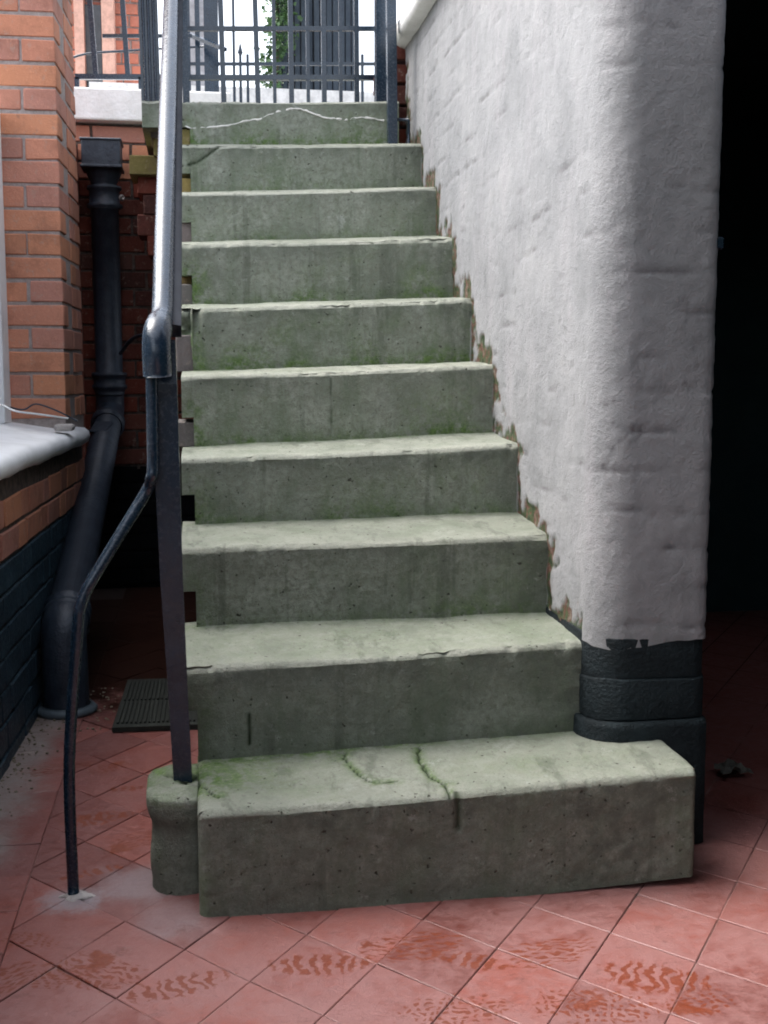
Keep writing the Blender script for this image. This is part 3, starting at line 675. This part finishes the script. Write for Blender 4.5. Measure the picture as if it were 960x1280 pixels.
# cables lying on the sill
c1 = tube('white_cable', curve([at(-14, 505, Y=3.9), at(4, 507, Y=3.85), at(20, 514, Y=3.8), at(50, 518, Y=3.85), at(85, 523, Y=3.95)], 5), .003, WHITE); tag(c1, 'thin white cable lying along the white window sill', 'cable')
c2 = tube('black_cable', curve([at(-12, 502, Y=4.0), at(12, 509, Y=4.0), at(30, 512, Y=4.0), at(45, 505, Y=4.03), at(70, 513, Y=4.03), at(96, 526, Y=4.05)], 5), .0028, PIPE); tag(c2, 'thin black cable looped against the foot of the brick pier', 'cable')
p = at(80, 520, Y=3.9)
pb = box('plaster_lump', (p.x-.03, p.y-.03, .768), (p.x+.03, p.y+.03, .79), CEM, None, .008, 2); tag(pb, 'small white lump of plaster at the end of the white cable on the sill', 'plaster')

# ============================================================ BACK WALL of the sunken yard
back = empty('yard_end_wall', (-.2, 5.3, 0)); tag(back, 'shade-darkened red brick wall with thick white coping at the end of the narrow passage', 'wall')
wall_courses(back, -.62, .36, 0, .012, 26, .0765, lambda z, c: DEEPB if z < .55 else (BRICKD if z < 1.78 or c > .2 else BRICK), 'x', bond='flemish')  # courses darken downward, the passage's shade put into the brick colours
box('mortar_bed', (-.62, .008, 0), (.9, .3, .53), DEEPB, back); box('mortar_bed', (-.62, .008, .53), (.9, .3, 2.0), MORTD, back)
cb = bmesh.new(); bbox(cb, (-.8, -.06, 2.008), (.36, .36, 2.14), .008, 2); co_ = bmobj('coping', cb, COPE, back)
# landing corbel bricks under the left end of the top step
corb = empty('landing_corbel', (-.13, 4.4, 0)); tag(corb, 'short stack of odd mossy bricks carrying the left end of the top step', 'brickwork')
def pxb(x0, y0, x1, y1, Y, m, d=.2, name='brick'):
    a = at(x0, y1, Y=Y); b = at(x1, y0, Y=Y); lay(corb, b.x-a.x, d, b.z-a.z, m, ((a.x+b.x)/2+.13, Y+d/2-4.4, (a.z+b.z)/2), 0, name)
pxb(162, 196, 236, 218, 4.45, YELLOW); pxb(188, 152, 236, 172, 4.40, STONE if False else GREYB); pxb(193, 173, 236, 194, 4.42, YELLOW)
pxb(172, 219, 236, 242, 4.5, BRICKD); pxb(180, 244, 236, 268, 4.5, BRICKD); pxb(172, 270, 236, 294, 4.5, BRICKD); pxb(185, 296, 236, 320, 4.5, BRICKD)

# ============================================================ DRAINPIPE
dp = empty('drainpipe', (-.385, 3.35, 0)); tag(dp, 'black cast iron soil pipe with square hopper, sloping down to the floor', 'drainpipe')
D0 = Vector((.385, -3.35, 0))
def dl(p): return Vector(p)+D0
xp, yp = -.374, 5.17
hb = bmesh.new(); bbox(hb, (-.456, 5.08, 1.795), (-.300, 5.24, 1.90), .004)
for v in hb.verts: v.co += D0
hop = bmobj('hopper', hb, PIPE, dp)
box('rim', tuple(dl((-.462, 5.074, 1.788))), tuple(dl((-.294, 5.246, 1.800))), PIPE, hop, .003)
box('rim', tuple(dl((-.462, 5.074, 1.896))), tuple(dl((-.294, 5.246, 1.906))), PIPE, hop, .003)
lathe('funnel', [(.075, 1.79), (.07, 1.77), (.052, 1.735), (.050, 1.72)], dl((xp, yp, 0)), PIPE, dp)
lathe('collar', [(.056, 1.725), (.070, 1.724), (.072, 1.712), (.062, 1.706), (.062, 1.655), (.073, 1.650), (.073, 1.638), (.060, 1.630)], dl((xp, yp, 0)), PIPE, dp)
lathe('clamp_bolt', [(.012, 0), (.014, .006), (.008, .018)], dl((xp+.07, yp-.03, 1.675)), CEM, dp, 8, (.5, -1, 0))
lathe('pipe', [(.0565, 1.70), (.0565, 1.2), (.0565, .90)], dl((xp, yp, 0)), PIPE, dp)
lathe('collar', [(.066, .955), (.074, .952), (.074, .938), (.066, .934), (.066, .905), (.073, .900), (.073, .888), (.064, .882), (.060, .86)], dl((xp, yp, 0)), PIPE, dp)
e0, e1 = Vector((xp, yp, .86)), Vector((-.388, 3.42, .25)); dr = (e1-Vector((xp, yp, .78))).normalized()
tube('bend', [dl(q) for q in curve([e0, (xp, yp, .82), (xp, yp-.02, .785), Vector((xp, yp-.02, .78))+dr*.12], 5)], .0585, PIPE, dp, 24)
s0 = Vector((xp, yp-.02, .78))+dr*.10; tube('sloping_pipe', [dl(s0), dl(s0+(e1-s0)*.5), dl(e1)], .0565, PIPE, dp, 24)
lathe('collar', [(.06, -.03), (.068, -.028), (.070, .0), (.068, .03), (.06, .034)], dl(s0+dr*.03), PIPE, dp, 24, dr)
lathe('collar', [(.058, -.035), (.068, -.032), (.068, -.018), (.063, -.014), (.063, .014), (.069, .018), (.069, .032), (.06, .036)], dl(e1-dr*.03), PIPE, dp, 24, dr)
tube('elbow', [dl(q) for q in curve([e1-dr*.01, e1+dr*.03, e1+dr*.055+Vector((0, 0, -.02)), (-.386, 3.355, .13), (-.385, 3.352, .06), (-.385, 3.352, .0)], 6)], .063, PIPE, dp, 26)
lathe('base_flange', [(.068, .0), (.082, .0), (.086, .01), (.078, .02), (.066, .024)], dl((-.385, 3.352, 0)), mat_plain('worn_blue_grey_iron', (.10, .13, .15), .5), dp)
pp = dl(s0+dr*.20); ax = Vector((-.25, -.5, .83)).normalized()
rp_ = box('repair_plate', (-.035, -.006, -.05), (.035, .006, .05), PIPE, dp, .004); rp_.location = pp+Vector((-.012, -.035, .045)); rp_.rotation_euler = (math.radians(-70), 0, math.radians(-12))
# iron strut between pipe and handrail
st = tube('wall_bracket', curve([at(150, 442, Y=5.12), at(165, 424, Y=5.0), at(182, 418, Y=4.9), at(200, 416, Y=4.85)], 5), .008, PIPE, None, 8); tag(st, 'small rusty iron bracket sticking out beside the vertical drainpipe', 'bracket')

# ============================================================ HANDRAIL
hr = empty('handrail', (-.045, 2.2, 0)); tag(hr, 'black gloss painted iron handrail with scrolled end rising beside the steps', 'handrail')
H0 = Vector((.045, -2.2, 0))
def hl(p): return Vector(p)+H0
q0 = at(207, 400, Y=2.22); r1 = at(213.5, 0, Y=3.35); dirr = (r1-at(203, 385, Y=2.25)).normalized(); top = at(203, 385, Y=2.25)
end = top+dirr*((4.36-2.25)/dirr.y)
RT = [(-1.0, -.6), (-1.05, .0), (-.85, .55), (-.45, .88), (0, .98), (.45, .88), (.85, .55), (1.05, 0), (1.0, -.6)]
rp = curve([at(197, 470, Y=2.155), at(195.5, 440, Y=2.15), at(196, 418, Y=2.16), at(199, 402, Y=2.195), top, top+dirr*.25, top+dirr*.8, end], 7)
def sweep(name, pts, prof, m, par, sc=None):
    V = []; 
    for i, p in enumerate(pts):
        t = (pts[min(i+1, len(pts)-1)]-pts[max(i-1, 0)]).normalized(); sx = Vector((1, 0, 0)); sx = (sx-t*sx.dot(t)).normalized(); up = sx.cross(t)
        k = sc[i] if sc else 1
        for a, b in prof: V.append(p+sx*a*k+up*b*k)
    n = len(prof); return mesh(name, V, grid_faces(len(pts), n, cv=True)+[tuple(range(n))[::-1], tuple(range((len(pts)-1)*n, len(pts)*n))], m, par)
rr = [(a*.0185, b*.017) for a, b in RT]
rpl = [hl(p) for p in rp]; rpl = [Vector(p) for p in rpl]
sc = [1.3 if i < 18 else 1.3-.28*min(1, (i-18)/7) for i in range(len(rpl))]
sweep('rail', rpl, rr, IRON, hr, sc)
c0 = at(219, 400, Y=2.24); c1_ = at(223, 0, Y=3.37); dc = (c1_-c0).normalized()
ce = c0+dc*((4.33-2.24)/dc.y)
sweep('core_bar', [hl(c0-dc*.02), hl(c0+dc*.5), hl(ce)], [(-.011, -.024), (-.011, .006), (.011, .002), (.011, -.024)], MATTE, hr)
nb = at(229, 975, Z=.188); ntp = at(214, 402, Y=2.215)
NP = [(nb-Vector((0, 0, .01)), .034), (at(222, 850, Y=2.2), .036), (at(214.5, 720, Y=2.2), .041), (at(210, 600, Y=2.2), .044), (at(206, 480, Y=2.2), .044), (at(205, 425, Y=2.21), .04)]
V = []
for q, wd in NP:
    for a_, b_ in ((-1, -1), (1, -1), (1, 1), (-1, 1)): V.append(hl(q)+Vector((a_*wd/2, b_*wd/2, 0)))
mesh('newel_post', V, grid_faces(len(NP), 4, cv=True)+[(3, 2, 1, 0), tuple(range(len(V)-4, len(V)))], IRON, hr, False)
bz = at(92, 1120, Z=0)
br = curve([(bz.x, bz.y, -.01), (bz.x, bz.y, .25), at(97, 790, Y=bz.y), at(99, 764, Y=bz.y), at(106, 742, Y=bz.y+.005), at(117, 722, Y=bz.y+.01), at(150, 668, Y=bz.y+.03), at(183, 614, Y=2.185), at(189, 597, Y=2.165), at(191, 580, Y=2.165), at(190, 520, Y=2.165), at(189, 455, Y=2.165)], 6)
tube('brace', [hl(p) for p in br], .0105, IRON, hr, 12)
un = at(233, 122, Y=4.36)
tube('upper_post', [hl((un.x, un.y, 1.88)), hl((un.x-.01, un.y, 2.85))], 1, IRON, hr, sq=(.024, .024))

# ============================================================ MAT
mt = empty('doormat', (-.13, 3.35, 0)); tag(mt, 'dark ribbed rubber doormat lying on the tiles beside the bottom steps', 'doormat')
c = [at(140, 916, Z=0), at(250, 912, Z=0), at(250, 852, Z=0), at(160, 855, Z=0)]; zc = .0
def ml(p, z): return (p.x+.13, p.y-3.35, z)
V = [ml(p, 0.001) for p in c]+[ml(p, .014) for p in c]
mesh('mat_base', V, [(3, 2, 1, 0), (4, 5, 6, 7)]+[(i, (i+1) % 4, (i+1) % 4+4, i+4) for i in range(4)], RUBBER, mt, False)
bm = bmesh.new()
for i in range(18):
    for j in range(2):
        u0, u1 = .04+i*.052, .04+i*.052+.026; v0, v1 = .06+j*.45, .06+j*.45+.42
        pts = []
        for u, v in ((u0, v0), (u1, v0), (u1, v1), (u0, v1)):
            a = c[0]*(1-u)+c[1]*u; b = c[3]*(1-u)+c[2]*u; q = a*(1-v)+b*v; pts.append(q)
        lo = [bm.verts.new(ml(q, .0135)) for q in pts]; hi = [bm.verts.new(ml(q, .019)) for q in pts]
        bm.faces.new(hi)
        for k in range(4): bm.faces.new((lo[k], lo[(k+1) % 4], hi[(k+1) % 4], hi[k]))
ro = bmobj('ribs', bm, RUBBER, mt); ro['kind'] = 'stuff'
# debris along the foot of the house wall and under the stairs
bm = bmesh.new(); rnd = random.Random(5)
for _ in range(260):
    if rnd.random() < .6: y = rnd.uniform(2.3, 3.5); x = -.4805+A*(y-2.8)+abs(rnd.gauss(.012, .03))
    else: y = rnd.uniform(3.15, 3.6); x = rnd.uniform(-.42, -.25)
    r = rnd.uniform(.0015, .0045); v = bmesh.ops.create_icosphere(bm, subdivisions=1, radius=r)['verts']
    for q in v: q.co = Vector((q.co.x*rnd.uniform(.7, 1.4), q.co.y*rnd.uniform(.7, 1.4), q.co.z*.6))+Vector((x, y, r*.4))
gr_ = bmobj('grit', bm, mat_plain('grit', (.26, .22, .17), .95, (.13, .11, .06), 50)); tag(gr_, 'loose grit and crumbs along the foot of the black house wall', 'grit', kind='stuff')

# ============================================================ RAILINGS AND GATE AT THE TOP
gate = empty('iron_gate', (.37, 4.62, 1.92)); tag(gate, 'black iron gate of thick and thin bars at the head of the steps', 'gate')
G0 = Vector((-.37, -4.62, -1.92))
def gl(p): return Vector(p)+G0
GY = 4.62
for x, wd in ((281, .019), (324, .018), (345, .013), (366, .018), (387, .013), (407, .018), (428, .013), (448, .018)):
    a = at(x-2, 60, Y=GY); a.z = 1.935; b = Vector((a.x-.004+(.0 if x > 330 else -.012), GY, 2.75))
    bo = tube('bar', [gl(a), gl(b)], 1, IRON, gate, sq=(wd, wd))
    lathe('collar', [(wd*.55, 0), (wd*.85, .004), (wd*.85, .02), (wd*.55, .026)], gl((a.x, a.y, 1.938)), IRON, gate, 8)
for y, hgt in ((36, .016), (97, .018)):
    a = at(231, y, Y=GY); b = at(476, y, Y=GY); tube('rail', [gl(a), gl(b)], 1, IRON, gate, sq=(.016, hgt))
for y in (36,):
    pass
rail2 = empty('iron_railing', (-.3, 5.35, 2.14)); tag(rail2, 'black iron railing standing on the white coping of the end wall', 'railing')
R0 = Vector((.3, -5.35, -2.14))
for x0, x1 in ((112, 120), (153, 160)):
    a = at(x1, 97, Y=5.35); b = at(x0, 0, Y=5.35); b = a+(b-a)*1.7; tube('bar', [a+R0, b+R0], 1, IRON, rail2, sq=(.021, .021))
a = at(94, 96, Y=5.35); b = at(240, 97, Y=5.35); tube('rail', [a+R0, b+R0], 1, IRON, rail2, sq=(.02, .022))
a = at(128, 45, Y=5.38); b = at(240, 45, Y=5.38); tube('rail', [a+R0, b+R0], 1, IRON, rail2, sq=(.014, .014))
a = at(176, 97, Y=5.35); tube('foot', [(a.x+.3, 0, 0), (a.x+.3, 0, a.z-2.14)], 1, IRON, rail2, sq=(.02, .02))
a = at(96, 97, Y=5.35); tube('foot', [(a.x+.3, 0, 0), (a.x+.3, 0, a.z-2.14)], 1, IRON, rail2, sq=(.02, .02))
cb = tube('overhead_wire', curve([at(80, 76, Y=6.0), at(100, 69, Y=6), at(120, 66, Y=6), at(150, 64, Y=6), at(200, 61, Y=6), at(260, 58, Y=6)], 4), .006, IRON, None, 6); tag(cb, 'sagging black cable strung behind the left hand railing', 'cable')
def post(name, pts, wd, label):
    b = Vector(pts[0]); o = empty(name, b); tag(o, label, 'post')
    tube('shaft', [Vector(p)-b for p in pts], 1, IRON, o, sq=(wd, wd)); return o
a = at(189, 122, Y=4.45); p1 = post('newel_post', [(a.x, 4.45, 1.895), (a.x-.01, 4.45, 2.8)], .066, 'thick black iron post on the projecting left end of the top step')
for q in (-.018, 0, .018): tube('ridge', [(q, -.035, .02), (q-.01, -.035, .9)], .005, IRON, p1, 6)
a = at(480, 122, Y=4.36); p2 = post('newel_post', [(a.x, 4.40, 1.90), (a.x, 4.40, 2.8)], .052, 'thick black iron post at the right hand end of the gate')
a = at(490.5, 178, Y=4.2); p3 = post('newel_post', [(a.x, 4.2, 1.72), (a.x-.012, 4.2, 2.8)], .033, 'slim black iron post on the second step down against the white wall')
ar = at(511, 150, Y=4.2); tube('stay', [(.012, 0, ar.z-1.72), (ar.x-a.x, .0, ar.z-1.72)], .006, IRON, p3, 6); tube('stay', [(ar.x-a.x, 0, ar.z-1.72), (ar.x-a.x, 0, .0)], .005, IRON, p3, 6)
# dark old brick end beside the wall at the top
eb = empty('wall_end_brickwork', (.74, 4.5, 0)); tag(eb, 'rough dark brickwork between the gate post and the end of the white wall', 'brickwork')
for k in range(6): lay(eb, .115, .215, .066, BRICKD, (0, 0, 1.70+k*.0765+.033), random.uniform(-.05, .05), 'brick', .006)
# railing with spear tops further back, by the street
sp = empty('spear_railing', (.3, 5.7, 1.93)); tag(sp, 'thin low iron railing standing between the gate and the dark screen', 'railing')
P0 = Vector((-.3, -5.7, -1.93))
for i, x in enumerate((236, 248, 259, 265, 271, 293, 301, 310, 453)):
    a = at(x, 118, Y=5.7); b = at(x, 68 if x > 297 else -40, Y=5.7); wd = .013 if x > 275 else .022
    s_ = tube('bar', [(a.x-.3, 0, 0), (a.x-.3, 0, b.z-1.93)], 1, IRON, sp, sq=(wd, wd))
    if x == 301: lathe('spear', [(.006, 0), (.013, .012), (.008, .03), (.001, .06)], (a.x-.3, 0, b.z-1.935), IRON, sp, 8)
for y in (80, 99):
    a = at(232, y, Y=5.7); b = at(475, y, Y=5.7); tube('rail', [a+P0, b+P0], 1, IRON, sp, sq=(.014, .014))
a = at(234, 42, Y=5.7); b = at(282, 62, Y=5.5); tube('rail', [a+P0, b+P0], 1, IRON, sp, sq=(.016, .016))
# ============================================================ ACROSS THE PAVEMENT
kerb = box('threshold', (-.5, 6.1, 1.932), (1.6, 8.0, 2.36), mat_plain('white_painted_step', (.8, .79, .77), .6)); tag(kerb, 'broad white painted step under the dark slatted screen', 'step')
scr = empty('slatted_screen', (.6, 6.4, 2.36)); tag(scr, 'tall dark grey blue slatted screen half hidden by the gate bars', 'screen')
W0 = Vector((-.6, -6.4, -2.36)); SL = mat_plain('slate_blue_wood', (.03, .042, .058), .7, (.045, .06, .075), 15)
a = at(345, 112, Y=6.4); b = at(448, 112, Y=6.4); ns = 13
for i in range(ns):
    x0 = a.x+(b.x-a.x)*i/ns; x1 = a.x+(b.x-a.x)*(i+.86)/ns
    box('slat', (x0-.6, random.uniform(-.01, .01), 0.002), (x1-.6, .03, 1.6), SL, scr, .003)
for z in (.15, .55, 1.2): box('crossbar', (a.x-.6, .035, z), (b.x-.6, .07, z+.07), SL, scr)
box('backing', (a.x-.6, .075, .002), (b.x-.6, .10, 1.58), mat_plain('dim_purple_board', (.07, .06, .075), .7), scr)
ivy = empty('ivy_plant', at(345, 112, Y=6.3)); tag(ivy, 'green climbing shrub growing up the left side of the dark screen', 'shrub')
bm = bmesh.new(); rnd = random.Random(11)
for i in range(900):
    y = rnd.uniform(-60, 112); prof_x = 345+(4 if y < 60 else -8)+rnd.gauss(0, 9)
    if 15 < y < 25 or 62 < y < 72: prof_x += 6
    p = at(prof_x, y, Y=rnd.uniform(6.2, 6.36))-ivy.location; r = rnd.uniform(.010, .022)
    q = Matrix.Rotation(rnd.uniform(0, 6.28), 3, Vector((rnd.gauss(0, 1), rnd.gauss(0, 1), rnd.gauss(0, 1))).normalized())
    vs = [bm.verts.new(p+q @ Vector(v)*r) for v in ((-1, 0, 0), (-.3, .7, .1), (1, .1, 0), (-.2, -.7, .1))]; bm.faces.new(vs)
bmobj('foliage', bm, LEAFM, ivy)['kind'] = 'stuff'
tube('stem', [(0, 0, -.05), (.01, .02, .4), (-.01, .02, .9)], .012, mat_plain('bark', (.08, .055, .04), .9), ivy, 7)
PB = mat_brick('bright_red_brick', (.55, .20, .13), (.50, .18, .12), (.45, .18, .13))  # bright orange red is the building's own brick colour
nb_ = empty('red_brick_building', (-.95, 8.0, 1.93)); tag(nb_, 'bright orange red brick building seen through the left hand railing', 'building')
def nbx(n, a, b, m): return box(n, (a[0]+.95, a[1]-8, a[2]-1.93), (b[0]+.95, b[1]-8, b[2]-1.93), m, nb_)
xa = at(90, 50, Y=8.05).x; xb = at(186, 50, Y=8.05).x
wall_courses(nb_, xa+.95-.3, xb+.95, .05, 0, 26, .0765, lambda z, c: PB, 'x')
nbx('mortar_bed', (xa-.3, 8.06, 1.94), (xb-.002, 8.5, 4.6), MORT)
PINK = mat_plain('salmon_painted_render', (.62, .36, .28), .7)
a1 = at(128, 50, Y=7.9).x; a2 = at(143, 50, Y=7.9).x; nbx('pilaster', (a1, 7.86, 1.94), (a2, 8.04, 4.6), PINK)
a1 = at(94, 50, Y=7.95).x; a2 = at(106, 50, Y=7.95).x; nbx('pilaster', (a1, 7.9, 1.94), (a2, 8.04, 4.6), PINK)
a1 = at(106, 50, Y=8).x; a2 = at(127, 50, Y=8).x; b1 = at(100, 5, Y=8).z; nbx('window', (a1, 8.0, 2.5), (a2, 8.04, b1), mat_plain('dark_pane', (.08, .09, .10), .2))
gb = empty('grey_building', (-.4, 9.0, 1.93)); tag(gb, 'pale grey rendered building with a sloping white ledge behind the railings', 'building')
xa = at(226, 50, Y=9).x; xb = at(270, 50, Y=9).x
box('wall', (xa+.4, 0, 0), (xb+.4, .5, 2.6), mat_plain('pale_grey_render', (.42, .42, .44), .8), gb)
box('ledge', (xa+.35, -.12, 1.0), (xb+.43, -.002, 1.07), WHITE, gb); box('window', (xa+.52, -.02, 1.25), (xb+.28, .0, 2.2), mat_plain('grey_pane', (.2, .22, .25), .2), gb)
print('tiles', NT, 'objects', len(bpy.data.objects))
